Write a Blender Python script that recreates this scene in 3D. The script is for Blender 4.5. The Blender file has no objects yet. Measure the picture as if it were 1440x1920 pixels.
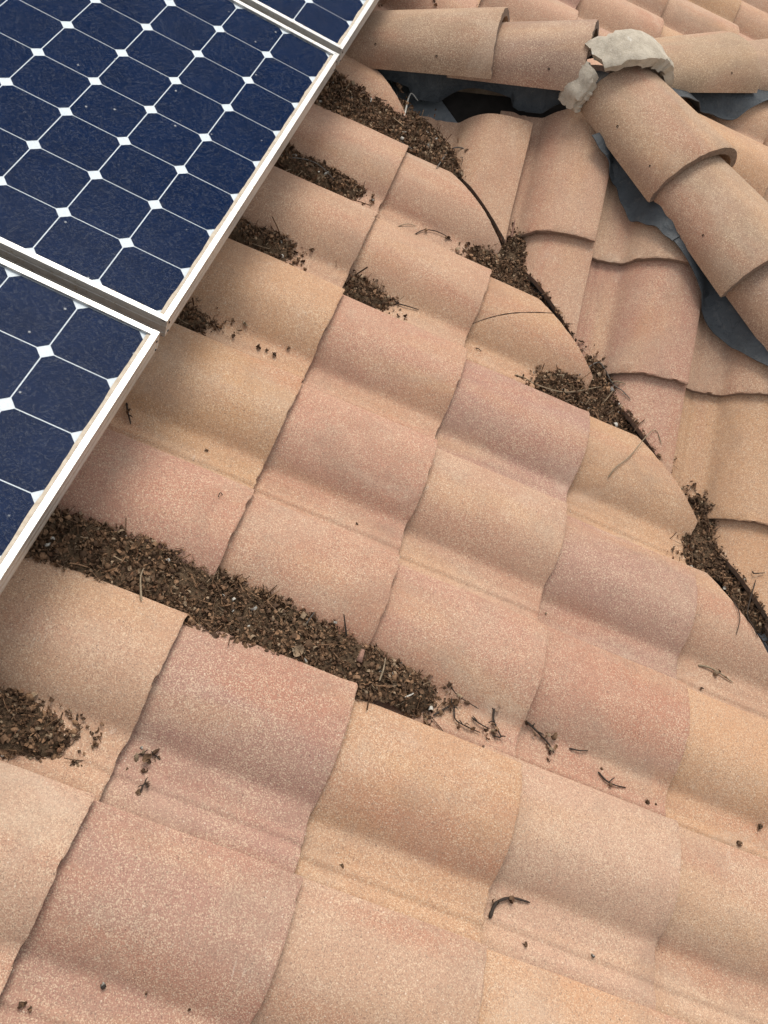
import bpy, bmesh, math, random
import numpy as np
from mathutils import Matrix, Vector, noise as mnoise

rnd = random.Random(7)
sc = bpy.context.scene
col = sc.collection

# ------------------------------------------------------------------ camera
RW = np.array([[0.96043197, 0.2759266, -0.03788062],
               [0.20360648, -0.78839695, -0.58049518],
               [-0.19003903, 0.54981339, -0.81338208]])
cam_d = bpy.data.cameras.new('camera')
cam = bpy.data.objects.new('camera', cam_d); col.objects.link(cam)
cam_d.sensor_fit = 'AUTO'; cam_d.sensor_width = 36.0
cam_d.lens = 1506.186 / 1920 * 36.0
cam_d.clip_start = 0.02; cam_d.clip_end = 500
_m = Matrix.Identity(4)
for i in range(3):
    _m[i][0] = RW[0][i]; _m[i][1] = -RW[1][i]; _m[i][2] = -RW[2][i]
_m.translation = (0.75762, -0.99536, 0.98518)
cam.matrix_world = _m
sc.camera = cam

# ------------------------------------------------------------------ sky, sun, exposure (bright overcast)
SUN_EL, SUN_AZ = math.radians(61), math.radians(8)     # azimuth from +Y towards +X
world = bpy.data.worlds.new('World'); sc.world = world; world.use_nodes = True
nt = world.node_tree; nt.nodes.clear()
sky = nt.nodes.new('ShaderNodeTexSky'); sky.sky_type = 'NISHITA'; sky.sun_disc = False
sky.sun_elevation = SUN_EL; sky.sun_rotation = SUN_AZ
sky.air_density = 1.0; sky.dust_density = 2.0; sky.ozone_density = 1.0
hs = nt.nodes.new('ShaderNodeHueSaturation'); hs.inputs['Saturation'].default_value = 0.20
bg = nt.nodes.new('ShaderNodeBackground'); bg.inputs['Strength'].default_value = 0.14
wo = nt.nodes.new('ShaderNodeOutputWorld')
nt.links.new(sky.outputs[0], hs.inputs['Color']); nt.links.new(hs.outputs[0], bg.inputs['Color'])
nt.links.new(bg.outputs[0], wo.inputs['Surface'])
sd = bpy.data.lights.new('sun', 'SUN'); sd.energy = 1.2; sd.angle = math.radians(26); sd.color = (1.0, 0.95, 0.87)
sun = bpy.data.objects.new('sun', sd); col.objects.link(sun)
sdir = Vector((math.sin(SUN_AZ) * math.cos(SUN_EL), math.cos(SUN_AZ) * math.cos(SUN_EL), math.sin(SUN_EL)))
sun.rotation_euler = sdir.to_track_quat('Z', 'Y').to_euler()
vs = sc.view_settings
vs.view_transform = 'Standard'; vs.look = 'None'; vs.gamma = 1.0; vs.use_curve_mapping = False
vs.exposure = 0.70
sc.render.engine = 'CYCLES'
sc.cycles.max_bounces = 6; sc.cycles.diffuse_bounces = 3; sc.cycles.glossy_bounces = 2; sc.cycles.transparent_max_bounces = 6

# ------------------------------------------------------------------ roof geometry constants
TP = 5 / 12.0                                   # roof pitch 5 in 12
P = math.atan(TP); C, S = math.cos(P), math.sin(P)
N0 = -0.27                                      # main deck below the panel cell plane
E, W, L = 0.345, 0.3148, 0.42                   # tile exposure, cover width, length
U0, V0 = -0.0697, 1.1134                        # main slope grid: butt of course k, lip of row m
KV = 1.473                                      # valley line X+Y
YR, XJ = 1.49, 0.65                             # ridge line, and where the ridge ends in two hips
XR = KV - YR
def zA(X): return -TP * X + N0 / C
ZR = zA(XR)
TH, TILT, PANB = 0.0165, 0.0620, 0.0445          # tile thickness, lay tilt, pan level at the butt

def frame(origin, down):
    """slope frame: columns x = downslope, y = to the right looking upslope, z = normal"""
    d = Vector((down[0] * C, down[1] * C, -S)); n = Vector((down[0] * S, down[1] * S, C))
    y = n.cross(d)
    m = Matrix.Identity(4)
    for i in range(3):
        m[i][0], m[i][1], m[i][2], m[i][3] = d[i], y[i], n[i], origin[i]
    return m
FA = frame((0, 0, 0), (1, 0))                   # main slope, (u, v, n) coordinates
FA_deck = FA @ Matrix.Translation((0, 0, N0))
FB = frame((0, KV, zA(0)), (0, -1))             # side slope in front; x = downslope from Y=KV, y = +X
FD = frame((XJ, YR, ZR), (1, 0))                # hip end; x = downslope from the ridge end, y = Y-YR
FBB = frame((0, YR + 0.0, ZR), (0, 1))          # far side slope; y = -X

# tile top profile: distance t from the lip -> height above the pan
def _roll(t):
    if t <= .112: return .0575 * (1 - ((.112 - t) / .185) ** 2) - .0 * t
    return .0575 * (1 - ((t - .112) / .112) ** 1.95)
PT = [(t, _roll(t)) for t in np.linspace(0, .224, 40)] + [(.240, .0004), (.262, .0), (.272, .0), (.2765, .0022), (.2815, .0030), (.2870, .0028), (.2905, .0010),
      (.2945, .0012), (.300, .0048), (.306, .0085), (.312, .0115), (.318, .0128), (.328, .0130), (.352, .0130)]
_pt = np.array(PT)
def prof(t):
    return np.interp(t, _pt[:, 0], _pt[:, 1])
_tt = np.linspace(0, .352, 430); _pp = prof(_tt)
_k = np.ones(17) / 17
_ps = np.convolve(np.pad(_pp, 8, mode='edge'), _k, 'valid'); _ps[:10] = _pp[:10]; _ps[_tt > .262] = _pp[_tt > .262]
def profs(t): return np.interp(t, _tt, _ps)

ROWDV = {1: -.006, 2: -.003, 3: .003, 4: .0, 5: .015, 6: -.003}
def lipv(m): return V0 - m * W + ROWDV.get(m, 0.0)

# ------------------------------------------------------------------ object helpers
def link(o, parent=None):
    col.objects.link(o)
    if parent is not None:
        o.parent = parent
    return o
def mk(name, me, mats, parent=None, mw=None):
    o = bpy.data.objects.new(name, me)
    if mats is not None and len(me.materials) == 0:
        for m in (mats if isinstance(mats, (list, tuple)) else [mats]):
            me.materials.append(m)
    link(o, parent)
    if mw is not None:
        o.matrix_basis = mw
    return o
def tag(o, label=None, cat=None, group=None, kind=None):
    if label: o['label'] = label
    if cat: o['category'] = cat
    if group: o['group'] = group
    if kind: o['kind'] = kind
    return o
def empty(name, loc=(0, 0, 0)):
    o = bpy.data.objects.new(name, None); o.location = loc; o.empty_display_size = .1
    return link(o)
def bm_mesh(name, bm, smooth=True, ang=32):
    bmesh.ops.recalc_face_normals(bm, faces=bm.faces)
    me = bpy.data.meshes.new(name); bm.to_mesh(me); bm.free()
    if smooth:
        me.shade_smooth(); me.set_sharp_from_angle(angle=math.radians(ang))
    return me
def box(bm, x0, x1, y0, y1, z0, z1, mat=0):
    v = [bm.verts.new(q) for q in ((x0,y0,z0),(x1,y0,z0),(x1,y1,z0),(x0,y1,z0),(x0,y0,z1),(x1,y0,z1),(x1,y1,z1),(x0,y1,z1))]
    for f in ((0,3,2,1),(4,5,6,7),(0,1,5,4),(1,2,6,5),(2,3,7,6),(3,0,4,7)):
        bm.faces.new([v[i] for i in f]).material_index = mat

# ------------------------------------------------------------------ materials
class NT:
    def __init__(self, name):
        self.m = bpy.data.materials.new(name); self.m.use_nodes = True
        self.t = self.m.node_tree; self.t.nodes.clear()
        self.out = self.n('ShaderNodeOutputMaterial')
    def n(self, ty, **kw):
        nd = self.t.nodes.new(ty)
        for k, v in kw.items(): setattr(nd, k, v)
        return nd
    def l(self, a, b): self.t.links.new(a, b)
    def val(self, sock, v):
        if isinstance(v, bpy.types.NodeSocket): self.l(v, sock)
        else: sock.default_value = v
    def noise(self, vec, scale, detail=4, rough=.55, dist=0.0):
        nd = self.n('ShaderNodeTexNoise'); self.l(vec, nd.inputs['Vector'])
        nd.inputs['Scale'].default_value = scale; nd.inputs['Detail'].default_value = detail
        nd.inputs['Roughness'].default_value = rough; nd.inputs['Distortion'].default_value = dist
        return nd.outputs['Fac']
    def ramp(self, fac, stops):
        nd = self.n('ShaderNodeValToRGB'); self.l(fac, nd.inputs['Fac'])
        cr = nd.color_ramp
        while len(cr.elements) < len(stops): cr.elements.new(.5)
        for e, (p, c) in zip(cr.elements, stops):
            e.position = p; e.color = (c, c, c, 1) if not hasattr(c, '__len__') else (*c, 1)
        return nd.outputs['Color']
    def mix(self, fac, a, b, mode='MIX'):
        nd = self.n('ShaderNodeMix', data_type='RGBA', blend_type=mode, clamp_factor=True)
        self.val(nd.inputs[0], fac)
        for s, v in ((nd.inputs[6], a), (nd.inputs[7], b)):
            if isinstance(v, bpy.types.NodeSocket): self.l(v, s)
            else: s.default_value = (*v, 1) if len(v) == 3 else v
        return nd.outputs[2]
    def math(self, op, a, b=0.0, c=None):
        nd = self.n('ShaderNodeMath', operation=op)
        self.val(nd.inputs[0], a); self.val(nd.inputs[1], b)
        if c is not None: self.val(nd.inputs[2], c)
        return nd.outputs[0]
    def mapping(self, vec, scale=(1, 1, 1), loc=None):
        nd = self.n('ShaderNodeMapping'); self.l(vec, nd.inputs['Vector']); nd.inputs['Scale'].default_value = scale
        if loc is not None: self.val(nd.inputs['Location'], loc)
        return nd.outputs[0]
    def bump(self, h, strength, dist, normal=None):
        nd = self.n('ShaderNodeBump'); nd.inputs['Strength'].default_value = strength
        nd.inputs['Distance'].default_value = dist; self.l(h, nd.inputs['Height'])
        if normal is not None: self.l(normal, nd.inputs['Normal'])
        return nd.outputs[0]
    def pbr(self, color, rough=.9, metal=0.0, normal=None, spec=.3):
        nd = self.n('ShaderNodeBsdfPrincipled')
        if isinstance(color, bpy.types.NodeSocket): self.l(color, nd.inputs['Base Color'])
        else: nd.inputs['Base Color'].default_value = (*color, 1)
        self.val(nd.inputs['Roughness'], rough); self.val(nd.inputs['Metallic'], metal)
        nd.inputs['Specular IOR Level'].default_value = spec
        if normal is not None: self.l(normal, nd.inputs['Normal'])
        return nd
    def done(self, sh):
        self.l(sh.outputs[0] if hasattr(sh, 'outputs') else sh, self.out.inputs['Surface']); return self.m

def concrete(name, edge=False, cap=False):
    """sand-faced concrete tile: per-tile pigment (object colour), long flash streaks, pale and dark sand grains"""
    k = NT(name)
    tc = k.n('ShaderNodeTexCoord'); oi = k.n('ShaderNodeObjectInfo')
    off = k.n('ShaderNodeVectorMath', operation='ADD')
    sc_ = k.n('ShaderNodeVectorMath', operation='SCALE'); k.l(oi.outputs['Location'], sc_.inputs[0]); sc_.inputs['Scale'].default_value = 3.7
    cmb = k.n('ShaderNodeCombineXYZ'); r100 = k.math('MULTIPLY', oi.outputs['Random'], 90.0)
    k.l(r100, cmb.inputs[0]); k.l(r100, cmb.inputs[1])
    k.l(tc.outputs['Object'], off.inputs[0]); k.l(cmb.outputs[0], off.inputs[1])
    v = off.outputs[0]
    base = oi.outputs['Color']
    # flash: reddish, buff and pale streaks running with the roll; blotches and grime
    def rgb(vec, scale, detail, rough, dist):
        nd = k.n('ShaderNodeTexNoise'); k.l(vec, nd.inputs['Vector']); nd.inputs['Scale'].default_value = scale
        nd.inputs['Detail'].default_value = detail; nd.inputs['Roughness'].default_value = rough; nd.inputs['Distortion'].default_value = dist
        sp_ = k.n('ShaderNodeSeparateColor'); k.l(nd.outputs['Color'], sp_.inputs[0]); return sp_.outputs
    f = rgb(k.mapping(v, (2.0, 9.5, 5)), 1.0, 2.5, .5, .25)
    b_ = rgb(v, 9.0, 3, .6, 0)
    c = k.mix(k.ramp(f[0], [(.50, 0), (.68, .60)]), base, (.40, .180, .112))
    c = k.mix(k.ramp(f[1], [(.50, 0), (.70, .60)]), c, (.48, .285, .160))
    c = k.mix(k.ramp(b_[0], [(.35, .0), (.75, .35)]), c, (.44, .272, .185))
    c = k.mix(k.ramp(k.math('ADD', k.math('MULTIPLY', f[2], .6), k.math('MULTIPLY', b_[1], .4)), [(.54, 0), (.70, .45)]), c, (.51, .355, .25))
    # sand grains
    g = k.n('ShaderNodeTexVoronoi'); k.l(v, g.inputs['Vector']); g.inputs['Scale'].default_value = 640
    gs = k.n('ShaderNodeSeparateColor'); k.l(g.outputs['Color'], gs.inputs[0])
    pale = k.ramp(k.math('ADD', gs.outputs[0], k.math('MULTIPLY', k.math('SUBTRACT', b_[2], .5), .6)), [(.58, 0), (.95, .64)])
    c = k.mix(pale, c, (.68, .52, .36))
    c = k.mix(k.ramp(gs.outputs[1], [(.68, 0), (.97, .55)]), c, (.17, .112, .085))
    g2 = k.n('ShaderNodeTexVoronoi'); k.l(v, g2.inputs['Vector']); g2.inputs['Scale'].default_value = 210
    s2 = k.n('ShaderNodeSeparateColor'); k.l(g2.outputs['Color'], s2.inputs[0])
    dsk = k.ramp(g2.outputs['Distance'], [(.16, 1), (.34, 0)])
    c = k.mix(k.math('MULTIPLY', k.ramp(s2.outputs[0], [(.955, 0), (.985, .8)]), dsk), c, (.70, .58, .45))
    c = k.mix(k.math('MULTIPLY', k.ramp(s2.outputs[1], [(.975, 0), (.985, .7)]), dsk), c, (.11, .08, .065))
    c = k.mix(k.ramp(b_[1], [(.55, 0), (.80, .30)]), c, (.25, .178, .13))
    sc1 = k.noise(k.mapping(v, (14, 3, 6), (3, 8, 1)), 2.0, 2, .5, 1.5)      # thin pale scuffs
    sc2 = k.math('MULTIPLY', k.ramp(k.math('ABSOLUTE', k.math('SUBTRACT', sc1, .5)), [(0, .5), (.006, 0)]), k.ramp(b_[0], [(.60, 0), (.68, 1)]))
    c = k.mix(sc2, c, (.62, .52, .42))
    st_ = rgb(k.mapping(v, (3.2, 4.5, 4), (1, 6, 3)), 1.0, 5, .68, .6)       # rain-washed stains and lichen dust
    c = k.mix(k.ramp(st_[0], [(.54, 0), (.70, .34)]), c, (.245, .165, .118))
    c = k.mix(k.ramp(st_[1], [(.58, 0), (.72, .36)]), c, (.56, .44, .33))
    if edge:
        e = k.noise(v, 160, 3, .7)
        c = k.mix(.72, c, k.ramp(e, [(.3, (.075, .056, .045)), (.7, (.235, .17, .13))]))
    nrm = k.bump(k.noise(v, 330, 2, .7), .9 if edge else .6, .0025 if edge else .0014)
    return k.done(k.pbr(c, .93, 0, nrm, .15))
M_tile = concrete('concrete_tile'); M_edge = concrete('concrete_tile_broken_edge', True)

def simple(name, c0, c1, scale, rough=.9, metal=0.0, bump=.3, bd=.002, spec=.3, detail=5):
    k = NT(name); tc = k.n('ShaderNodeTexCoord'); v = tc.outputs['Object']
    f = k.noise(v, scale, detail, .65, .3)
    c = k.ramp(f, [(.3, c0), (.7, c1)])
    return k.done(k.pbr(c, rough, metal, k.bump(k.noise(v, scale * 2.5, 5, .7), bump, bd), spec))
M_felt = simple('roofing_felt', (.018, .015, .013), (.04, .033, .027), 18, .95)
M_wood = simple('weathered_board', (.10, .07, .045), (.2, .14, .09), 30, .9)
M_dirt = simple('leaf_mould', (.055, .035, .020), (.180, .116, .066), 150, 1.0, 0, .9, .004)
M_hole = simple('hole_shade_and_screw', (.012, .009, .008), (.03, .022, .018), 200, 1.0)  # near-black colour stands for the shade inside open nail holes; screws share it

def flashing_mat():
    k = NT('slate_blue_flashing'); tc = k.n('ShaderNodeTexCoord'); v = tc.outputs['Object']
    f = k.noise(v, 9, 6, .7, .5)
    c = k.ramp(f, [(.3, (.030, .034, .037)), (.55, (.049, .055, .059)), (.8, (.085, .09, .092))])
    d = k.noise(v, 60, 5, .75)
    c = k.mix(k.ramp(d, [(.55, 0), (.8, .5)]), c, (.16, .145, .125))
    cr = k.noise(k.mapping(v, (1, 1, 1), (3, 1, 2)), 22, 4, .6, 1.2)
    crk = k.ramp(k.math('ABSOLUTE', k.math('SUBTRACT', cr, .5)), [(.0, .8), (.012, 0)])
    c = k.mix(crk, c, (.02, .024, .028))
    return k.done(k.pbr(c, k.math('ADD', .45, k.math('MULTIPLY', d, .3)), 0, k.bump(k.math('ADD', f, k.math('MULTIPLY', cr, .8)), .6, .008), .3))
M_flash = flashing_mat()
M_galv = simple('galvanised_valley_metal', (.20, .225, .235), (.38, .40, .41), 30, .5, .6, .2, .001, .5)
def mortar_mat():
    k = NT('cement_mortar'); tc = k.n('ShaderNodeTexCoord'); v = tc.outputs['Object']
    f = k.noise(v, 25, 6, .7)
    c = k.ramp(f, [(.3, (.33, .28, .215)), (.5, (.46, .395, .305)), (.72, (.57, .50, .395))])
    g = k.noise(v, 330, 3, .7)
    c = k.mix(k.ramp(g, [(.55, 0), (.72, .6)]), c, (.60, .565, .50))
    c = k.mix(k.ramp(g, [(.28, .5), (.42, 0)]), c, (.14, .12, .105))
    w = k.noise(k.mapping(v, (1, 1, 1), (4, 4, 4)), 16, 4, .6)
    c = k.mix(k.ramp(w, [(.66, 0), (.72, .7)]), c, (.66, .64, .58))
    h = k.math('ADD', k.noise(v, 90, 6, .75), k.math('MULTIPLY', f, .8))
    return k.done(k.pbr(c, .95, 0, k.bump(h, .8, .004), .15))
M_mortar = mortar_mat()

def alu_mat(name, c0, c1, marks):
    k = NT(name); tc = k.n('ShaderNodeTexCoord'); v = tc.outputs['Object']
    f = k.noise(v, 35, 5, .65)
    c = k.ramp(f, [(.3, c0), (.7, c1)])
    if marks:                                   # dirt specks, dried splashes
        g = k.noise(v, 130, 3, .6, .8)
        z = k.noise(v, 26, 3, .6)
        fac = k.math('MULTIPLY', k.ramp(g, [(.56, 0), (.62, .85)]), k.ramp(z, [(.42, 0), (.58, 1)]))
        c = k.mix(fac, c, (.36, .29, .20))
        c = k.mix(k.ramp(k.noise(v, 9, 4, .6), [(.5, 0), (.8, .35)]), c, (.55, .47, .36))
    return k.done(k.pbr(c, .40, .65, k.bump(f, .08, .001), .5))
M_alu = alu_mat('anodised_frame', (.46, .45, .425), (.58, .565, .53), True)
M_white = simple('white_backsheet', (.60, .63, .66), (.68, .70, .72), 20, .5, 0, .02, .001)
M_dust = simple('dust_ridge', (.42, .34, .25), (.60, .52, .41), 70, .95, 0, .5, .002)

def cell_mat():
    k = NT('mono_silicon_cell'); tc = k.n('ShaderNodeTexCoord'); oi = k.n('ShaderNodeObjectInfo'); v = tc.outputs['Object']
    add = k.n('ShaderNodeVectorMath', operation='ADD'); k.l(v, add.inputs[0])
    cmb = k.n('ShaderNodeCombineXYZ'); k.l(k.math('MULTIPLY', oi.outputs['Random'], 50), cmb.inputs[0]); k.l(cmb.outputs[0], add.inputs[1])
    f = k.noise(add.outputs[0], 12, 3, .6)
    c = k.ramp(f, [(.25, (.0012, .0090, .0360)), (.75, (.0018, .0125, .0490))])
    return k.done(k.pbr(c, .6, 0, None, 0.0))
M_cell = cell_mat()

def glass_mat():
    k = NT('dusty_panel_glass'); tc = k.n('ShaderNodeTexCoord'); v = tc.outputs['Object']
    tr = k.n('ShaderNodeBsdfTransparent'); tr.inputs[0].default_value = (.97, .98, .98, 1)
    gl = k.n('ShaderNodeBsdfGlossy'); gl.inputs['Roughness'].default_value = .22
    gl.inputs[0].default_value = (.8, .8, .8, 1)
    lw = k.n('ShaderNodeLayerWeight'); lw.inputs['Blend'].default_value = .5      # Schlick reflectance of coated glass
    fr = k.math('ADD', .0012, k.math('MULTIPLY', .10, k.math('POWER', lw.outputs['Facing'], 5.0)))
    m1 = k.n('ShaderNodeMixShader'); k.l(fr, m1.inputs[0]); k.l(tr.outputs[0], m1.inputs[1]); k.l(gl.outputs[0], m1.inputs[2])
    # dried lint / water marks: thin ridged lines, plus dust film and bird specks
    ln = None
    wob = k.n('ShaderNodeTexNoise'); k.l(v, wob.inputs['Vector']); wob.inputs['Scale'].default_value = 60; wob.inputs['Detail'].default_value = 2
    wv_ = k.n('ShaderNodeVectorMath', operation='MULTIPLY_ADD'); k.l(wob.outputs['Color'], wv_.inputs[0]); wv_.inputs[1].default_value = (.016, .016, 0); k.l(v, wv_.inputs[2])
    for ang, loc, st_ in ((.5, (0, 0, 0), (90, 330, 1)), (2.1, (3, 1, 0), (100, 360, 1)), (-.3, (7, 2, 0), (150, 420, 1))):
        mp = k.n('ShaderNodeMapping'); k.l(wv_.outputs[0], mp.inputs['Vector']); mp.inputs['Rotation'].default_value = (0, 0, ang); mp.inputs['Location'].default_value = loc
        mp2 = k.n('ShaderNodeMapping'); k.l(mp.outputs[0], mp2.inputs['Vector']); mp2.inputs['Scale'].default_value = st_
        vd = k.n('ShaderNodeTexVoronoi', voronoi_dimensions='2D'); k.l(mp2.outputs[0], vd.inputs['Vector']); vd.inputs['Scale'].default_value = 1.0
        sr = k.n('ShaderNodeSeparateColor'); k.l(vd.outputs['Color'], sr.inputs[0])
        d_ = k.math('MULTIPLY', k.ramp(sr.outputs[0], [(.60, 0), (1.0, .045)]), k.ramp(vd.outputs['Distance'], [(.22, 1), (.42, 0)]))
        ln = d_ if ln is None else k.math('MAXIMUM', ln, d_)
    film = k.ramp(k.noise(k.mapping(v, (1, 1, 1), (6, 1, 0)), 5, 5, .65), [(.3, .0002), (.8, .004)])
    vo = k.n('ShaderNodeTexVoronoi'); k.l(v, vo.inputs['Vector']); vo.inputs['Scale'].default_value = 42
    vs_ = k.n('ShaderNodeSeparateColor'); k.l(vo.outputs['Color'], vs_.inputs[0])
    spk = k.math('MULTIPLY', k.ramp(vs_.outputs[0], [(.93, 0), (.94, .55)]), k.ramp(vo.outputs['Distance'], [(.07, 1), (.13, 0)]))
    fac = k.math('MAXIMUM', k.math('ADD', ln, film), spk)
    df = k.n('ShaderNodeBsdfDiffuse'); df.inputs[0].default_value = (.40, .41, .42, 1)
    m2 = k.n('ShaderNodeMixShader'); k.l(fac, m2.inputs[0]); k.l(m1.outputs[0], m2.inputs[1]); k.l(df.outputs[0], m2.inputs[2])
    return k.done(m2)
M_glass = glass_mat()

def litter_mat():
    k = NT('dried_husks'); at = k.n('ShaderNodeAttribute'); at.attribute_name = 'Col'
    tc = k.n('ShaderNodeTexCoord')
    f = k.noise(tc.outputs['Object'], 380, 3, .7)
    c = k.mix(k.ramp(f, [(.35, 0), (.7, .55)]), at.outputs['Color'], (.05, .032, .02))
    return k.done(k.pbr(c, .85, 0, k.bump(f, .6, .0015), .25))
M_litter = litter_mat()
M_ground = simple('dry_lawn', (.05, .06, .025), (.12, .10, .05), 3, 1.0)

# ------------------------------------------------------------------ tile meshes
def tile_bm(seed, cuts=(), mat=None, nl=6, chips=1.0):
    """one S tile in its own frame (x=0 butt, y=0 lip, z=0 pan level); cuts = [(point, normal)] in that frame, keep the side against the normal"""
    r = random.Random(seed)
    ts = np.concatenate([[0, .004], np.linspace(.012, .262, 32), [.272, .2765, .2815, .287, .2905, .2945, .300, .306, .312, .318, .334, .352]])
    xs = [-L, -.3, -.2, -.1, -.03, -.0035, 0.0]
    bm = bmesh.new()
    warp = r.uniform(-.0015, .0015)
    jb = [r.gauss(0, .0006) * chips for _ in ts]
    jl = [r.gauss(0, .0008) * chips for _ in xs]
    nch = r.randint(1, 5)
    chip = [(r.uniform(.01, .3), r.uniform(.004, .012), r.uniform(.0015, .006)) for _ in range(nch)]
    top, bot = [], []
    for j, x in enumerate(xs):
        rt, rb = [], []
        for i, t in enumerate(ts):
            z = float(profs(t)) + TILT * x + warp * math.sin(x * 9 + t * 8)
            xx = x
            if j == len(xs) - 1:
                xx += jb[i]
                for (ct, cw, cd) in chip:
                    xx -= cd * math.exp(-((t - ct) / cw) ** 2)
                z -= .0022
            y = -t + (jl[j] if i < 2 else 0)
            if i == 0: z -= .002
            rt.append(bm.verts.new((xx, y, z)))
            th = TH - (.006 if t < .02 else 0)
            rb.append(bm.verts.new((min(xx, -.001 if j == len(xs) - 1 else xx), y, z - th + (.0022 if j == len(xs) - 1 else 0))))
        top.append(rt); bot.append(rb)
    n, m = len(xs), len(ts)
    for j in range(n - 1):
        for i in range(m - 1):
            bm.faces.new((top[j][i], top[j][i+1], top[j+1][i+1], top[j+1][i]))
            bm.faces.new((bot[j][i], bot[j+1][i], bot[j+1][i+1], bot[j][i+1]))
        bm.faces.new((top[j][0], top[j+1][0], bot[j+1][0], bot[j][0])).material_index = 1
        bm.faces.new((top[j][-1], bot[j][-1], bot[j+1][-1], top[j+1][-1]))
    for i in range(m - 1):
        bm.faces.new((top[-1][i], top[-1][i+1], bot[-1][i+1], bot[-1][i])).material_index = 1
        bm.faces.new((top[0][i], bot[0][i], bot[0][i+1], top[0][i+1])).material_index = 1
    for (co, no) in cuts:
        g = bm.verts[:] + bm.edges[:] + bm.faces[:]
        if not bm.faces: break
        res = bmesh.ops.bisect_plane(bm, geom=g, dist=1e-6, plane_co=co, plane_no=no, clear_outer=True, clear_inner=False)
        ed = [e for e in res['geom_cut'] if isinstance(e, bmesh.types.BMEdge)]
        if ed:
            for e in {v for e_ in ed for v in e_.verts}:          # saw cut is not perfectly straight
                q = Vector(no); e.co -= q * (abs(mnoise.noise(e.co * 60 + Vector((seed, 0, 0)))) * .0025)
            tf = bmesh.ops.triangle_fill(bm, edges=ed, use_beauty=True)
            for f in tf['geom']:
                if isinstance(f, bmesh.types.BMFace): f.material_index = 1
    return bm
TILE_MESH = []
for q in range(8):
    me = bm_mesh('tile', tile_bm(100 + q)); me.materials.append(M_tile); me.materials.append(M_edge); TILE_MESH.append(me)

PAL = [(.385, .235, .152), (.355, .212, .145), (.415, .248, .145), (.36, .222, .160), (.395, .248, .17), (.34, .196, .135)]
PINK = (.415, .218, .148); ORANGE = (.475, .272, .150); TAN = (.448, .260, .168); MAUVE = (.380, .212, .156); BUFF = (.450, .280, .188)
def tint(c, r, a=.05):
    s = 1 + r.uniform(-a, a)
    return (c[0] * s, c[1] * s * (1 + r.uniform(-.02, .02)), c[2] * s * (1 + r.uniform(-.03, .03)), 1)

def lay_tile(parent, F, x, y, colr, cutsW=(), seed=0, dz=0.0, yaw=0.0, parent_m=None, roll=0.0):
    """tile with its butt at x downslope and its lip at y, on slope frame F (deck level); cutsW: world planes (point, normal)"""
    r = random.Random(seed)
    m = F @ Matrix.Translation((x, y, PANB + dz)) @ Matrix.Rotation(yaw, 4, 'Z') @ Matrix.Rotation(roll, 4, 'Y')
    mi = m.inverted(); m3 = mi.to_3x3()
    need = []
    corners = [m @ Vector(q) for q in ((-L, -.352, -.02), (0, -.352, -.02), (-L, 0, .06), (0, 0, .06), (-L, -.352, .06), (0, -.352, .06), (-L, 0, -.02), (0, 0, -.02), (-L, -.12, .06), (0, -.12, .06))]
    for co, no in cutsW:
        d = [(q - Vector(co)).dot(Vector(no)) for q in corners]
        if min(d) > -0.004: return None
        if max(d) > 0: need.append((mi @ Vector(co), (m3 @ Vector(no)).normalized()))
    if need:
        bm = tile_bm(seed, need)
        if len(bm.faces) < 4: bm.free(); return None
        me = bm_mesh('tile', bm); me.materials.append(M_tile); me.materials.append(M_edge)
    else:
        me = TILE_MESH[seed % len(TILE_MESH)]
    o = mk('tile', me, None, parent, parent_m.inverted() @ m if parent_m else m)
    o.color = tint(colr, r)
    return o

# ------------------------------------------------------------------ the roof
roof = tag(empty('roof'), 'tan and pink concrete barrel tile roof with a littered valley and capped ridges', 'roof')
def deck(name, F, x0, x1, y0, y1, clip=()):
    bm = bmesh.new(); box(bm, x0, x1, y0, y1, -.03, -.002)
    for co, no in clip:
        mi = F.inverted(); res = bmesh.ops.bisect_plane(bm, geom=bm.verts[:] + bm.edges[:] + bm.faces[:], plane_co=mi @ Vector(co),
              plane_no=(mi.to_3x3() @ Vector(no)), clear_outer=True)
        ed = [e for e in res['geom_cut'] if isinstance(e, bmesh.types.BMEdge)]
        if ed: bmesh.ops.triangle_fill(bm, edges=ed)
    return mk(name, bm_mesh(name, bm, False), M_felt, roof, F)
I2 = math.sqrt(.5)
VAL = ((KV, 0, 0), (I2, I2, 0))                       # keep X+Y < KV (main slope side)
VALB = ((KV, 0, 0), (-I2, -I2, 0))
FAR = ((XR, YR, 0), (I2, -I2, 0))                     # keep Y-X > YR-XR (main slope beyond the side roof)
HIPB = ((XJ, YR, 0), (I2, I2, 0)); HIPD = ((XJ, YR, 0), (-I2, -I2, 0))
HIPD2 = ((XJ, YR, 0), (-I2, I2, 0)); HIPBB = ((XJ, YR, 0), (I2, -I2, 0))
main = deck('main_slope', FA_deck, -3.2, 2.6, -2.6, 4.6)
side = deck('side_slope', FB, -.1, 3.0, -.2, 3.2, [VALB, HIPB, ((0, YR, 0), (0, 1, 0))])
end = deck('end_slope', FD, -.1, 2.2, -2.2, 2.2, [HIPD, HIPD2])
back = deck('back_slope', FBB, 0, 2.6, -3, .4, [((0, YR, 0), (0, -1, 0)), ((XR, YR, 0), (-I2, I2, 0)), HIPBB])

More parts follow.
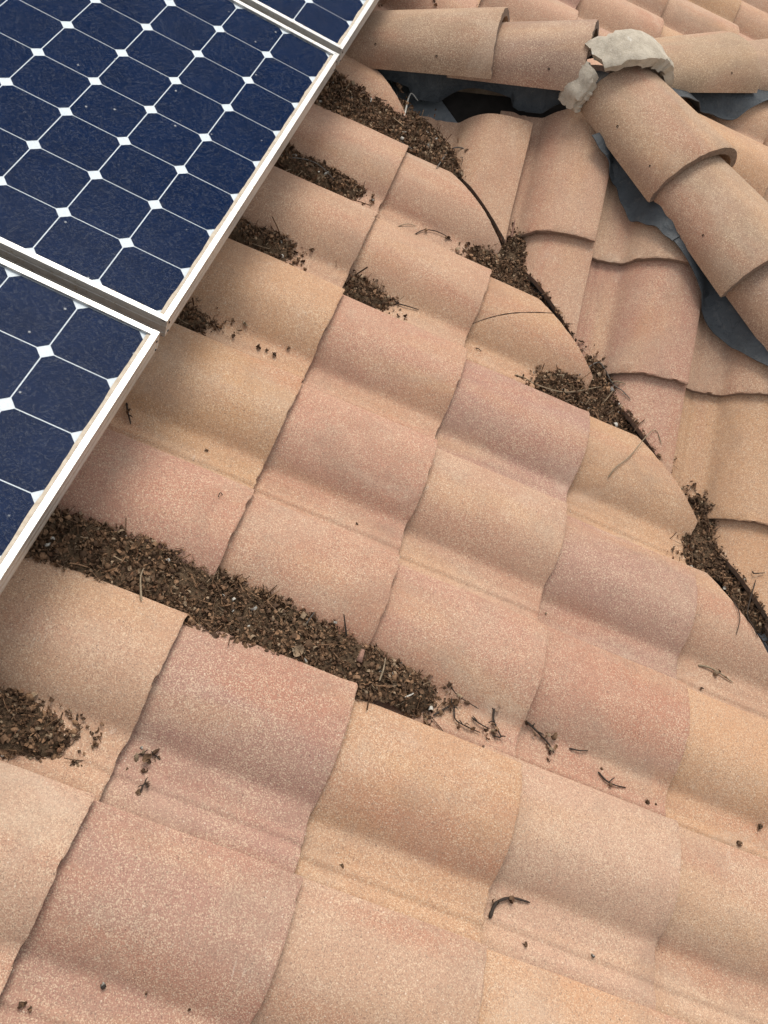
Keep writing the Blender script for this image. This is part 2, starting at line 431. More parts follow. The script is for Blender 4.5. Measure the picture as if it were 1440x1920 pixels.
# main slope tiles
CUT_A = {(2,0): .042, (3,1): .042, (4,2): .058, (5,3): -.03, (2,-1): .0}                                            # small shifts of the saw cut, by (course, row)
COLS = {(1,0):TAN,(1,1):TAN,(1,2):ORANGE,(1,3):ORANGE,(1,4):PINK,(1,5):TAN,(1,6):BUFF,(1,7):TAN,(1,-1):TAN,
        (2,0):TAN,(2,1):TAN,(2,2):PINK,(2,3):PINK,(2,4):PINK,(2,5):MAUVE,(2,6):MAUVE,(2,7):BUFF,
        (3,1):ORANGE,(3,2):MAUVE,(3,3):TAN,(3,4):PINK,(3,5):ORANGE,(3,6):BUFF,(3,7):MAUVE,
        (4,2):ORANGE,(4,3):MAUVE,(4,4):PINK,(4,5):BUFF,(4,6):ORANGE,(4,7):ORANGE,
        (5,3):TAN,(5,4):ORANGE,(5,5):BUFF,(5,6):TAN,(5,7):PINK}
DU = {(1,0):-.005,(1,1):-.003,(1,2):.006,(1,3):.010,(1,4):.015,(1,5):.001,(1,6):-.007,(2,1):-.008,(2,2):-.004,(2,3):-.005,(2,4):-.005,
      (2,5):-.006,(2,6):.005,(3,2):.003,(3,3):-.011,(4,3):-.005,(4,5):.002,(4,6):.005}
DV = {(3,2):-.010,(3,4):-.010,(4,3):-.018,(2,5):.005,(3,5):-.013}
CRK = ((0.498, 0.612, 0), (0.611, 0.694, 0))
seed = 0
for kk in range(-1, 7):
    for m in range(-9, 10):
        seed += 1
        r = random.Random(seed * 13 + 5)
        x = U0 + kk * E + DU.get((kk, m), r.uniform(-.003, .003)); y = lipv(m) + DV.get((kk, m), r.uniform(-.003, .003))
        if kk <= 0 and -3 <= m <= 6 and kk < 0: continue      # wholly under the panels
        if kk > 5 and m > 6: continue
        cy = y - W * .5
        cuts = []
        if cy < YR: cuts.append(((KV - .10 + CUT_A.get((kk, m), r.uniform(-.012, .012)), 0, 0), (I2, I2, 0)))
        else: cuts.append(((XR, YR + .10, 0), (I2, -I2, 0)))
        if (kk, m) == (3, 1):                         # this cut tile is cracked across: two pieces with an open joint
            cr = Vector((CRK[1][0] - CRK[0][0], CRK[1][1] - CRK[0][1], 0)).normalized(); nn = Vector((-cr.y, cr.x, 0))
            for sg in (1, -1):
                lay_tile(main, FA_deck, x, y, ORANGE, cuts + [(Vector(CRK[0]) - nn * sg * .0012, nn * sg)], seed, 0, math.radians(.25 * sg), FA_deck)
            continue
        lay_tile(main, FA_deck, x, y, COLS.get((kk, m), r.choice([TAN, TAN, ORANGE, PINK, MAUVE, BUFF])), cuts, seed, 0, math.radians(r.uniform(-.25, .25)), FA_deck)

# side slope tiles: x is distance downslope from Y=KV
def bx_(Y): return (KV - Y) / C
LIPB = {-1: .185, 0: .500, 1: .744, 2: 1.053, 3: 1.368, 4: 1.683, 5: 1.998, 6: 2.31}
BUTTB = [.986, .668, .354, .036, -.282, -.60]
COLB = {(0,0):TAN,(0,1):TAN,(0,2):BUFF,(1,1):TAN,(1,2):PINK,(1,3):TAN,(2,2):PINK,(2,3):ORANGE,(3,3):ORANGE}
for b, yb in enumerate(BUTTB):
    for lc, lx in LIPB.items():
        seed += 1; r = random.Random(seed * 13 + 5)
        dx = {(0, 1): -.028, (0, 2): .006, (0, 0): .03}.get((b, lc), r.uniform(-.004, .004))
        cuts = [((KV - (.036 if (b, lc) == (0, 0) else .026) + r.uniform(-.004, .004), 0, 0), (-I2, -I2, 0)), ((XJ - .03, YR, 0), (I2, I2, 0)), ((0, YR - .02, 0), (0, 1, 0))]
        if lc == -1: continue
        lay_tile(side, FB, bx_(yb) + dx, lx, COLB.get((b, lc), r.choice([TAN, TAN, ORANGE, PINK, BUFF])), cuts, seed, .010 if (b, lc) == (0, 0) else 0, math.radians(r.uniform(-.3, .3)), FB)

# hip end tiles: x downslope from the ridge end, y = Y - YR
for k in range(1, 5):
    for m in range(-6, 6):
        seed += 1; r = random.Random(seed * 13 + 5)
        x = (1.177 - XJ) / C + (k - 1) * E + r.uniform(-.003, .003); y = (1.592 - YR) + m * W + r.uniform(-.003, .003)
        cuts = [((XJ + .03, YR, 0), (-I2, -I2, 0)), ((XJ + .03, YR, 0), (-I2, I2, 0))]
        lay_tile(end, FD, x, y, ORANGE if m == 0 and k == 1 else r.choice([TAN, ORANGE, TAN, PINK, BUFF]), cuts, seed, 0, 0, FD)
for k in range(1, 4):
    for m in range(-5, 1):
        seed += 1; r = random.Random(seed * 13 + 5)
        cuts = [((XR + .10, YR, 0), (-I2, I2, 0)), ((XJ - .03, YR, 0), (I2, -I2, 0)), ((0, YR + .02, 0), (0, -1, 0))]
        lay_tile(back, FBB, .40 + k * E, .1 + m * W, r.choice([TAN, ORANGE, TAN, PINK, BUFF]), cuts, seed, 0, 0, FBB)

# valley metal
def sheet(name, rows, mat, parent, th=.0015, mw=None):
    """rows: grid of points (lists of equal length); thin closed sheet"""
    bm = bmesh.new(); n, m = len(rows), len(rows[0])
    a = [[bm.verts.new(q) for q in row] for row in rows]
    for j in range(n - 1):
        for i in range(m - 1):
            bm.faces.new((a[j][i], a[j][i+1], a[j+1][i+1], a[j+1][i]))
    bmesh.ops.recalc_face_normals(bm, faces=bm.faces)
    bmesh.ops.solidify(bm, geom=bm.faces[:], thickness=th)
    me = bm_mesh(name, bm, True, 40)
    return mk(name, me, mat, parent, mw)
rows = []
for i in range(40):
    t = -.02 + i / 39 * 2.6                             # along the valley, X = XR + t
    cx, cyy = XR + t, YR - t
    row = []
    for a_, w_ in ((-.26, .008), (-.10, .006), (-.02, .006), (0, .026), (.02, .006), (.06, .006), (.105, .008)):
        X_, Y_ = cx + a_ * I2, cyy + a_ * I2
        row.append((X_, Y_, max(zA(X_), ZR - TP * (YR - Y_)) + w_))
    rows.append(row)
sheet('valley_flashing', rows, M_galv, roof)

# ------------------------------------------------------------------ cap tiles
def cap_mesh(seed, Lc=.43, w0=.118, w1=.152, h0=.090, h1=.118, th=.021, holes=((.10, .62), (.36, .5))):
    r = random.Random(seed); bm = bmesh.new(); na, nx = 30, 8
    A = math.radians(88); out, inn = [], []
    xs = [0, .004] + [Lc * i / 6 for i in range(1, 6)] + [Lc - .004, Lc]
    for j, x in enumerate(xs):
        f = x / Lc; w = w0 + (w1 - w0) * f; h = h0 + (h1 - h0) * f
        ro, ri = [], []
        ends = j in (0, len(xs) - 1)
        for i in range(na + 1):
            a = -A + 2 * A * i / na
            jit = r.gauss(0, .0008) if ends else 0
            k = .9985 if not ends else .982
            y, z = math.sin(a), math.cos(a)
            z = abs(z) ** .9
            ro.append(bm.verts.new((x + jit, y * w * k, z * h * k)))
            ri.append(bm.verts.new((x + jit * .6, y * (w - th), z * (h - th) - .002)))
        out.append(ro); inn.append(ri)
    for j in range(len(xs) - 1):
        for i in range(na):
            bm.faces.new((out[j][i], out[j+1][i], out[j+1][i+1], out[j][i+1]))
            bm.faces.new((inn[j][i], inn[j][i+1], inn[j+1][i+1], inn[j+1][i]))
        for q in (0, na):
            bm.faces.new((out[j][q], inn[j][q], inn[j+1][q], out[j+1][q])).material_index = 1
    for j in (0, len(xs) - 1):
        for i in range(na):
            bm.faces.new((out[j][i], out[j][i+1], inn[j][i+1], inn[j][i])).material_index = 1
    bmesh.ops.recalc_face_normals(bm, faces=bm.faces)
    for hx, ha in holes:                               # nail hole: a small dark plug sunk to the surface
        for sgn in (-1, 1):
            a = ha * sgn * math.radians(88) ; f = hx / Lc; w = w0 + (w1 - w0) * f; h = h0 + (h1 - h0) * f
            p = Vector((hx, math.sin(a) * w, abs(math.cos(a)) ** .9 * h)); nn = Vector((0, math.sin(a) / w, math.cos(a) / h)).normalized()
            t1 = Vector((1, 0, 0)); t2 = nn.cross(t1)
            rr = r.uniform(.0026, .0036)
            ring = [bm.verts.new(p + nn * .0008 + (t1 * math.cos(q) * r.uniform(.85, 1.1) + t2 * math.sin(q)) * rr) for q in [2 * math.pi * z_ / 9 for z_ in range(9)]]
            cv = bm.verts.new(p - nn * .001)
            for z_ in range(9):
                bm.faces.new((ring[z_], ring[(z_ + 1) % 9], cv)).material_index = 2
    me = bpy.data.meshes.new('cap_tile'); bm.to_mesh(me); bm.free()
    me.shade_smooth(); me.set_sharp_from_angle(angle=math.radians(35))
    for m_ in (M_tile, M_edge, M_hole): me.materials.append(m_)
    return me
def axis_frame(o, d, up=(0, 0, 1), roll=0.0):
    x = Vector(d).normalized(); y = Vector(up).cross(x).normalized(); z = x.cross(y)
    m = Matrix.Identity(4)
    for i in range(3): m[i][0], m[i][1], m[i][2], m[i][3] = x[i], y[i], z[i], o[i]
    return m @ Matrix.Rotation(roll, 4, 'X')
def board(name, p0, d, ln, h):
    bm = bmesh.new(); box(bm, 0, ln, -.019, .019, -.02, h)
    return mk(name, bm_mesh(name, bm, False), M_wood, roof, axis_frame(p0, d))
CAPT = math.radians(2.2)
def lay_cap(parent, pm, o, d, colr, seed, holes, lift=0.0, roll=0.0, yaw=0.0, **kw):
    m = axis_frame(o, d) @ Matrix.Translation((0, 0, lift)) @ Matrix.Rotation(yaw, 4, 'Z') @ Matrix.Rotation(-CAPT, 4, 'Y') @ Matrix.Rotation(roll, 4, 'X')
    ob = mk('cap_tile', cap_mesh(seed, holes=holes, **kw), None, parent, pm.inverted() @ m)
    ob.color = tint(colr, random.Random(seed), .02)
    return ob
CAPC = (.335, .222, .142); CAPD = (.29, .188, .135); CAPE = (.345, .24, .155)
RB = board('ridge_board', (XR - .35, YR, ZR), (1, 0, 0), XJ - XR + .24, .12); RBm = axis_frame((XR - .35, YR, ZR), (1, 0, 0))
zc = ZR + .078
lay_cap(RB, RBm, (.360 - .52, YR - .005, zc), (1, 0, 0), CAPC, 31, ((.165, .60), (.355, .74)), 0, 0, math.radians(.6), Lc=.52)
lay_cap(RB, RBm, (.625 - .40, YR - .0, zc - .004), (1, 0, 0), CAPD, 32, ((.30, .72),), 0, 0, math.radians(-1.2), Lc=.40)
lay_cap(RB, RBm, (-.10 - .43, YR, zc), (1, 0, 0), CAPC, 33, ((.265, .74),))
d1 = Vector((1, -1, -TP)).normalized(); d2 = Vector((1, 1, -TP)).normalized()
H1 = board('hip_board', (XJ + .03, YR - .03, ZR - .03 * TP), d1, 2.2, .13); H1m = axis_frame((XJ + .03, YR - .03, ZR - .03 * TP), d1)
H2 = board('hip_board', (XJ + .03, YR + .03, ZR - .03 * TP), d2, 2.0, .13); H2m = axis_frame((XJ + .03, YR + .03, ZR - .03 * TP), d2)
O1 = Vector((XJ, YR, ZR + .068))
for i, (st, cc, hl) in enumerate(((.085, CAPC, ((.15, .66), (.31, .66))), (.375, CAPE, ((.27, .68),)), (.72, CAPD, ((.27, .68),)), (1.07, CAPC, ((.27, .68),)), (1.42, CAPE, ((.27, .68),)))):
    lay_cap(H1, H1m, O1 + d1 * st, d1, cc, 41 + i, hl, 0, math.radians((1, -1, 1.5, 0, 0)[i]), math.radians((.5, -.8, .6, 0, 0)[i]), **({'Lc': .375, 'w0': .128, 'h0': .098} if i == 0 else {}))
for i, (st, cc) in enumerate(((.125, CAPE), (.475, CAPC), (.83, CAPD), (1.18, CAPC))):
    lay_cap(H2, H2m, O1 + d2 * st, d2, cc, 51 + i, ((.30, .70),))

# slate-blue closures under the caps
def scallop(X):                                         # tile profile across the side slope at X
    t = (1.053 - X) % W
    return float(profs(t))
rows = []
nX = 70
for j, (dy, lf) in enumerate(((-.030, 0), (-.060, .05), (-.080, .55), (-.090, .9), (-.096, 1.0), (-.110, 1.0))):
    row = []
    for i in range(nX):
        X_ = .004 + i / (nX - 1) * .57
        deckz = ZR + TP * dy
        low = deckz + .046 + scallop(X_ + .0) * .95
        hi = ZR + .125
        row.append((X_, YR + dy, hi + (low - hi) * lf - (.003 if j == 5 else 0)))
    rows.append(row)
sheet('ridge_closure', rows, M_flash, roof)
def hip_closure(t0, t1, seed, axis, side_, wid, lift):
    """flexible strip draped from under a hip cap onto the tiles of the side slope"""
    r = random.Random(seed); rows = []
    n = 44
    lat = Vector((-I2, -I2, 0)) if axis is d1 and side_ < 0 else Vector((I2, -I2, 0)) if axis is d2 else Vector((I2, I2, 0))
    base = Vector((XJ, YR, ZR))
    for j in range(8):
        f = j / 7; row = []
        for i in range(n):
            t = t0 + (t1 - t0) * i / (n - 1)
            q = base + axis * t
            wv = wid + .010 * math.sin(t * 2 * math.pi / .44 + seed) + .004 * math.sin(t * 31 + seed)
            p = q + lat * (.05 + (wv - .05) * f)
            if axis is d1 and side_ < 0:
                dk = ZR + TP * (p.y - YR); tile = scallop(p.x)
            else:
                dk = ZR - TP * (p.x - XJ); tile = float(profs((1.592 - p.y) % W))
            low = dk + (PANB + .012 + tile) / C
            hi = q.z + .105
            z = max(low + .004, hi + (low - hi) * min(1, f * 1.15)) + lift + .003 * math.sin(i * .9 + j)
            row.append((p.x, p.y, z))
        rows.append(row)
    return sheet('hip_closure', rows, M_flash, roof, .0025)
hip_closure(.20, .60, 1.0, d1, -1, .162, .003)
hip_closure(.585, 1.5, 2.2, d1, -1, .164, 0)
hip_closure(.06, .9, .4, d2, 1, .165, 0)

# ------------------------------------------------------------------ solar panels
CP = .127                                              # cell pitch
FR = .0185; PW0, PW1 = -.0115, 1.0285
def oct_cell():
    bm = bmesh.new(); h = .0622; k = .0195 * .72
    pts = [(-h, -h + k), (-h + k, -h), (h - k, -h), (h, -h + k), (h, h - k), (h - k, h), (-h + k, h), (-h, h - k)]
    lo = [bm.verts.new((x, y, -.0004)) for x, y in pts]; hi = [bm.verts.new((x, y, 0)) for x, y in pts]
    bm.faces.new(hi); bm.faces.new(lo[::-1])
    for i in range(8): bm.faces.new((lo[i], lo[(i+1) % 8], hi[(i+1) % 8], hi[i]))
    me = bm_mesh('cell', bm, False); me.materials.append(M_cell); return me
CELL = oct_cell()
def rail_mesh(ln, wd):
    """frame rail along +x, outer face at y=0 facing -y, top flange towards +y, two extrusion lines in the outer face"""
    bm = bmesh.new()
    sec = [(0, -.042), (0, -.031), (.0012, -.0305), (.0012, -.0295), (0, -.029), (0, -.013), (.0010, -.0125), (.0010, -.0118), (0, -.0113), (0, .0032), (.0008, .004), (wd - .0008, .004), (wd, .0032), (wd, -.001),
           (.0035, -.001), (.0035, -.0405), (.024, -.0405), (.024, -.042)]
    a = [bm.verts.new((0, y, z)) for y, z in sec]; b = [bm.verts.new((ln, y, z)) for y, z in sec]
    n = len(sec)
    for i in range(n):
        f = bm.faces.new((a[i], a[(i+1) % n], b[(i+1) % n], b[i]))
        f.material_index = 0
    bm.faces.new(a[::-1]); bm.faces.new(b)
    me = bm_mesh('frame_rail', bm, False)
    me.materials.append(M_alu); return me
UL = -12 * CP - FR
RAIL_R = rail_mesh(PW1 - PW0, .0125); RAIL_B = rail_mesh(FR - UL - .007, .0125)
def slab(name, x0, x1, y0, y1, z0, z1, mat, parent):
    bm = bmesh.new(); box(bm, x0, x1, y0, y1, z0, z1); return mk(name, bm_mesh(name, bm, False), mat, parent)
def panel(v0, label):
    root = bpy.data.objects.new('solar_panel', None); link(root); root.matrix_basis = FA @ Matrix.Translation((0, v0, 0)); root.empty_display_size = .1
    tag(root, label, 'solar panel', 'solar panels on the main slope')
    Rz = lambda a: Matrix.Rotation(a, 4, 'Z')
    mk('frame_rail', RAIL_R, None, root, Matrix.Translation((FR, PW0, 0)) @ Rz(math.pi / 2))
    mk('frame_rail', RAIL_R, None, root, Matrix.Translation((UL, PW1, 0)) @ Rz(-math.pi / 2))
    mk('frame_rail', RAIL_B, None, root, Matrix.Translation((UL + .0035, PW0 + .0, 0)))
    mk('frame_rail', RAIL_B, None, root, Matrix.Translation((FR - .0035, PW1, 0)) @ Rz(math.pi))
    slab('backsheet', UL + .004, FR - .004, PW0 + .004, PW1 - .004, -.006, -.0024, M_white, root)
    slab('glass', UL + .0042, FR - .0042, PW0 + .0042, PW1 - .0042, -.0012, -.0010 + .0006, M_glass, root)
    for i in range(12):
        for j in range(8):
            o = bpy.data.objects.new('cell', CELL); link(o, root); o.location = (-(i + .5) * CP, (j + .5) * CP, -.0017)
    # corner screws on the frame ends and the dust line caught at the low edge
    bm = bmesh.new(); n = 90
    ra = [[], [], []]
    for i in range(n):
        y = PW0 + .013 + (PW1 - PW0 - .026) * i / (n - 1)
        wv = .0075 + .0030 * mnoise.noise(Vector((y * 14, v0, 0))) + .0012 * mnoise.noise(Vector((y * 60, v0, 3)))
        ra[0].append(bm.verts.new((FR - .0122, y, .0012))); ra[1].append(bm.verts.new((FR - .0122 - wv * .5, y, .0006))); ra[2].append(bm.verts.new((FR - .0122 - wv, y, -.0003)))
    for i in range(n - 1):
        for q in range(2): bm.faces.new((ra[q][i], ra[q][i+1], ra[q+1][i+1], ra[q+1][i]))
    mk('dust_ridge', bm_mesh('dust_ridge', bm), M_dust, root)
    for (yy) in (PW0 + .012, PW1 - .012):
        for zz in (-.010, -.034):
            bm = bmesh.new(); bmesh.ops.create_cone(bm, segments=10, radius1=.0026, radius2=.0022, depth=.0016, cap_ends=True)
            mk('screw', bm_mesh('screw', bm, False), M_hole, root, Matrix.Translation((FR + .0004, yy, zz)) @ Matrix.Rotation(math.pi / 2, 4, 'Y'))
    return root
panel(0, 'middle blue solar panel, its whole right edge showing between two panel gaps')
panel(-1.0700, 'nearest blue solar panel at the left edge, below the wide panel gap')
panel(1.0667, 'farthest blue solar panel at the top edge beside the ridge cap')

# ------------------------------------------------------------------ surface height of everything laid (plan X, Y -> z), for litter and twigs
def surf(X, Y):
    X = np.asarray(X, float); Y = np.asarray(Y, float)
    za = -TP * X + N0 / C; zb = ZR - TP * (YR - Y)
    # main slope tile level
    u = X * C - za * S
    k = np.ceil((u - U0) / E); x = u - (U0 + k * E)
    lips = np.array([lipv(m) for m in range(-12, 13)])
    idx = np.clip(np.searchsorted(-lips, -Y, side='right') - 1, 0, 24)
    t = lips[idx] - Y
    wa = PANB + TILT * x + profs(t)
    sb = (KV - Y) / C
    bl = np.array([bx_(q) for q in BUTTB]); kb = np.clip(np.searchsorted(bl, sb), 0, len(bl) - 1)
    xb = sb - bl[kb]
    lx = np.array(sorted(LIPB.values())); ib = np.clip(np.searchsorted(lx, X), 0, len(lx) - 1)
    wb = PANB + TILT * xb + profs(np.clip(lx[ib] - X, 0, .328))
    q = X + Y
    z = np.where(q < KV - .10, za + wa / C, np.where(q > KV - .026, zb + wb / C, np.maximum(za, zb) + .008))
    far = (Y > YR) & (Y - X > YR - XR)
    return np.where(far, za + wa / C, z)
def smax(a, b, k=.02): return .5 * (a + b + np.sqrt((a - b) ** 2 + k * k))

# ------------------------------------------------------------------ litter: flakes
def arche():
    out = []
    def grid(f, nu, nv):
        v = [f(i / nu, j / nv) for i in range(nu + 1) for j in range(nv + 1)]
        fc = []
        for i in range(nu):
            for j in range(nv):
                a = i * (nv + 1) + j; fc.append((a, a + 1, a + nv + 2, a + nv + 1))
        return np.array(v, float), np.array(fc)
    for A, w in ((4.2, .55), (3.2, .7), (5.0, .4)):          # curled rings and husks
        out.append(grid(lambda s, q, A=A, w=w: (.42 * math.cos(A * s), (q - .5) * w * (1 - .5 * abs(s - .5)), .42 * math.sin(A * s) + .12 * (q - .5) ** 2), 6, 1))
    for d in (.35, .55):                                      # cupped petals
        out.append(grid(lambda s, q, d=d: ((s - .5) * 1.1, (q - .5) * .75 * math.sin(math.pi * (.12 + .8 * s)), d * ((s - .5) ** 2 * 2 + (q - .5) ** 2 * 2.2)), 3, 2))
    def pod(s, q):                                            # half pods
        a = math.pi * (q - .5) * 1.2; r = .33 * math.sin(math.pi * (.08 + .84 * s))
        return ((s - .5) * 1.0, r * math.sin(a), -r * math.cos(a))
    out.append(grid(pod, 3, 3))
    def stick(s, q):
        a = 2 * math.pi * q; return ((s - .5) * 2.1, .05 * math.cos(a) + .12 * math.sin(3 * s), .055 * math.sin(a))
    out.append(grid(stick, 3, 3))
    def crumb(s, q):
        a = 2 * math.pi * q; r = .33 * math.sin(math.pi * s)
        return (.33 * math.cos(math.pi * s), r * math.cos(a) * (1 + .3 * math.sin(5 * s)), r * math.sin(a) * .8)
    out.append(grid(crumb, 3, 4))
    return out
ARCH = arche()
def rotmats(rng, n, flat):
    q = rng.normal(size=(n, 4)); q[:, 1:3] *= flat; q /= np.linalg.norm(q, axis=1)[:, None]
    yaw = rng.uniform(0, 2 * np.pi, n)
    w, x, y, z = q.T
    Rm = np.stack([1-2*(y*y+z*z), 2*(x*y-z*w), 2*(x*z+y*w), 2*(x*y+z*w), 1-2*(x*x+z*z), 2*(y*z-x*w), 2*(x*z-y*w), 2*(y*z+x*w), 1-2*(x*x+y*y)], 1).reshape(n, 3, 3)
    return Rm
def flake_colors(rng, n):
    t = rng.random(n)
    a = np.array((.082, .046, .026)); b = np.array((.370, .212, .115)); cc = a + (b - a) * (t ** 1.6)[:, None]
    pale = rng.random(n) < .08; cc[pale] = np.array((.38, .27, .17)) * rng.uniform(.7, 1.15, (pale.sum(), 1))
    wh = rng.random(n) < .006; cc[wh] = (.62, .58, .50)
    rd = rng.random(n) < .05; cc[rd] = np.array((.19, .095, .05)) * rng.uniform(.7, 1.2, (rd.sum(), 1))
    return cc
def build_flakes(pos, size, rng, flat=.8, weights=None, extra=None):
    n = len(pos); kind = rng.choice(len(ARCH), n, p=weights)
    Rm = rotmats(rng, n, flat); cl = flake_colors(rng, n)
    size = np.where(kind == 6, size * 1.7, size)
    V, Fq, Cc = [], [], []; base = 0
    for a, (v, f) in enumerate(ARCH):
        id_ = np.where(kind == a)[0]
        if not len(id_): continue
        st = rng.uniform(.75, 1.3, (len(id_), 1, 3))
        vv = np.einsum('nij,nkj->nki', Rm[id_], v[None] * st) * size[id_][:, None, None] + pos[id_][:, None, :]
        ff = f[None] + (base + np.arange(len(id_)) * len(v))[:, None, None]
        V.append(vv.reshape(-1, 3)); Fq.append(ff.reshape(-1, 4)); Cc.append(np.repeat(cl[id_], len(v), axis=0)); base += len(id_) * len(v)
    return np.concatenate(V), np.concatenate(Fq), np.concatenate(Cc)
def np_mesh(name, V, Fq, Cc, matidx=None):
    me = bpy.data.meshes.new(name); me.vertices.add(len(V)); me.vertices.foreach_set('co', V.astype(np.float32).ravel())
    me.loops.add(len(Fq) * 4); me.loops.foreach_set('vertex_index', Fq.astype(np.int32).ravel())
    me.polygons.add(len(Fq)); me.polygons.foreach_set('loop_start', (np.arange(len(Fq)) * 4).astype(np.int32))
    try: me.polygons.foreach_set('loop_total', np.full(len(Fq), 4, np.int32))
    except Exception: pass
    if matidx is not None: me.polygons.foreach_set('material_index', matidx.astype(np.int32))
    at = me.attributes.new('Col', 'FLOAT_COLOR', 'POINT')
    at.data.foreach_set('color', np.concatenate([Cc, np.ones((len(Cc), 1))], 1).astype(np.float32).ravel())
    me.update(); me.validate(); me.shade_smooth()
    return me
def inpoly(X, Y, poly):
    ins = np.zeros(X.shape, bool); n = len(poly); dist = np.full(X.shape, 9.0)
    for i in range(n):
        x0, y0 = poly[i]; x1, y1 = poly[(i + 1) % n]
        cnd = ((y0 > Y) != (y1 > Y)) & (X < (x1 - x0) * (Y - y0) / (y1 - y0 + 1e-12) + x0)
        ins ^= cnd
        t = np.clip(((X - x0) * (x1 - x0) + (Y - y0) * (y1 - y0)) / ((x1 - x0) ** 2 + (y1 - y0) ** 2), 0, 1)
        dist = np.minimum(dist, np.hypot(X - x0 - t * (x1 - x0), Y - y0 - t * (y1 - y0)))
    return ins, np.where(ins, dist, -dist)
def vnoise(X, Y, s, off):
    return np.array([mnoise.noise(Vector((x * s, y * s, off))) for x, y in zip(X.ravel(), Y.ravel())]).reshape(X.shape)
PILE_SEED = [0]; PILES = []
def pile(poly, fill, label, edge=.045, dens=1.0, size=(.0075, .0145), name='litter_pile'):
    PILE_SEED[0] += 1; sd_ = PILE_SEED[0]; rng = np.random.default_rng(sd_)
    xs = [q[0] for q in poly]; ys = [q[1] for q in poly]
    x0, x1, y0, y1 = min(xs) - .03, max(xs) + .03, min(ys) - .03, max(ys) + .03
    st = .0055
    gx = np.arange(x0, x1, st); gy = np.arange(y0, y1, st); GX, GY = np.meshgrid(gx, gy, indexing='ij')
    def top(X, Y):
        ins, d = inpoly(X, Y, poly)
        d = d + .008 * vnoise(X, Y, 45, sd_) + .005 * vnoise(X, Y, 120, sd_ + 9)
        s = surf(X, Y)
        level = smax(zA(X), ZR - TP * (YR - Y)) + fill / C + .006 * vnoise(X, Y, 22, sd_ + 4)
        tp = np.clip(d / edge, 0, 1); tp = tp * tp * (3 - 2 * tp)
        panlev = smax(zA(X), ZR - TP * (YR - Y)) + .028
        lv = panlev + (level - panlev) * tp
        return lv, s, d
    lv, s, d = top(GX, GY)
    ok = (d > 0) & (lv > s - .004)
    PILES.append((x0, y0, st, np.where(ok, lv, -9.0)))
    # mould bed
    idm = -np.ones(GX.shape, int); use = np.zeros(GX.shape, bool)
    cellok = ok[:-1, :-1] & ok[1:, :-1] & ok[1:, 1:] & ok[:-1, 1:]
    for a, b in ((0, 0), (1, 0), (1, 1), (0, 1)):
        use[a:a + cellok.shape[0], b:b + cellok.shape[1]] |= cellok
    idm[use] = np.arange(use.sum())
    BV = np.stack([GX[use], GY[use], lv[use] - .0045 + rng.normal(0, .0012, use.sum())], 1)
    ci, cj = np.where(cellok)
    BF = np.stack([idm[ci, cj], idm[ci + 1, cj], idm[ci + 1, cj + 1], idm[ci, cj + 1]], 1)
    # flakes over it, some spilled over the rim
    area = ok.sum() * st * st
    n = int(area * 48000 * dens)
    X = rng.uniform(x0, x1, n * 6); Y = rng.uniform(y0, y1, n * 6)
    ci = np.clip(((X - x0) / st).astype(int), 0, len(gx) - 1); cj = np.clip(((Y - y0) / st).astype(int), 0, len(gy) - 1)
    g = np.where(ok[ci, cj])[0][:n]
    X, Y = X[g], Y[g]
    lvl = lv[ci[g], cj[g]]; ss = surf(X, Y)
    ht = rng.random(len(X)) ** 1.5
    Z = np.maximum(lvl - .004 + ht * .0060, ss + .0015)
    # stray husks shaken loose around the heap
    ns = int(n * .05) + 6; XS = rng.uniform(x0, x1, ns * 30); YS = rng.uniform(y0, y1, ns * 30)
    _, dS = inpoly(XS, YS, poly); sS = surf(XS, YS); lS = smax(zA(XS), ZR - TP * (YR - YS)) + .050
    gS = np.where((dS < .002) & (rng.random(len(dS)) < np.exp(dS / .012)) & (sS < lS))[0][:ns]
    X = np.concatenate([X, XS[gS]]); Y = np.concatenate([Y, YS[gS]]); Z = np.concatenate([Z, sS[gS] + .003])
    pos = np.stack([X, Y, Z], 1)
    size_ = np.where(vnoise(X, Y, 16, sd_ + 30) > .34, .6, 1.0) * np.clip(.0078 * np.exp(rng.normal(0, .36, len(X))), .0035, .015) * np.where(rng.random(len(X)) < .06, 1.4, 1)
    wts = np.array([.17, .12, .12, .12, .10, .12, .15, .10])
    V, Fq, Cc = build_flakes(pos, size_, rng, .8, wts / wts.sum())
    mi = np.concatenate([np.zeros(len(Fq)), np.ones(len(BF))])
    Fq = np.concatenate([Fq, BF + len(V)]); Cc = np.concatenate([Cc, np.tile((.04, .026, .016), (len(BV), 1))]); V = np.concatenate([V, BV])
    o_ = np.array([np.mean(xs), np.mean(ys), 0]); o_[2] = float(surf(o_[0], o_[1]))
    me = np_mesh(name, V - o_, Fq, Cc, mi)
    o = mk(name, me, [M_litter, M_dirt]); o.location = o_
    tag(o, label, 'leaf litter', None, 'stuff')
    return o
pile([(-.30, -.34), (-.091, -.318), (.012, -.305), (.097, -.296), (.171, -.300), (.255, -.305), (.337, -.308), (.479, -.322), (.566, -.335), (.621, -.345), (.650, -.378), (.632, -.425), (.606, -.449), (.52, -.50), (.397, -.50), (.186, -.50), (.056, -.50), (-.071, -.50), (-.30, -.50)],
     
     .068, 'long dark litter drift from the nearest panel along a tile pan')
pile([(-.30, -.66), (-.064, -.655), (-.013, -.650), (.042, -.660), (.085, -.680), (.118, -.690), (.108, -.715), (.108, -.755), (.068, -.782), (-.002, -.80), (-.30, -.80)],
     .058, 'dark litter patch at the left edge below the nearest panel')
pile([(-.30, .27), (-.099, .262), (-.061, .254), (-.020, .250), (-.045, .225), (-.062, .184), (-.095, .165), (-.30, .15)], .058, 'small litter wedge at the corner of the middle panel', dens=.9)
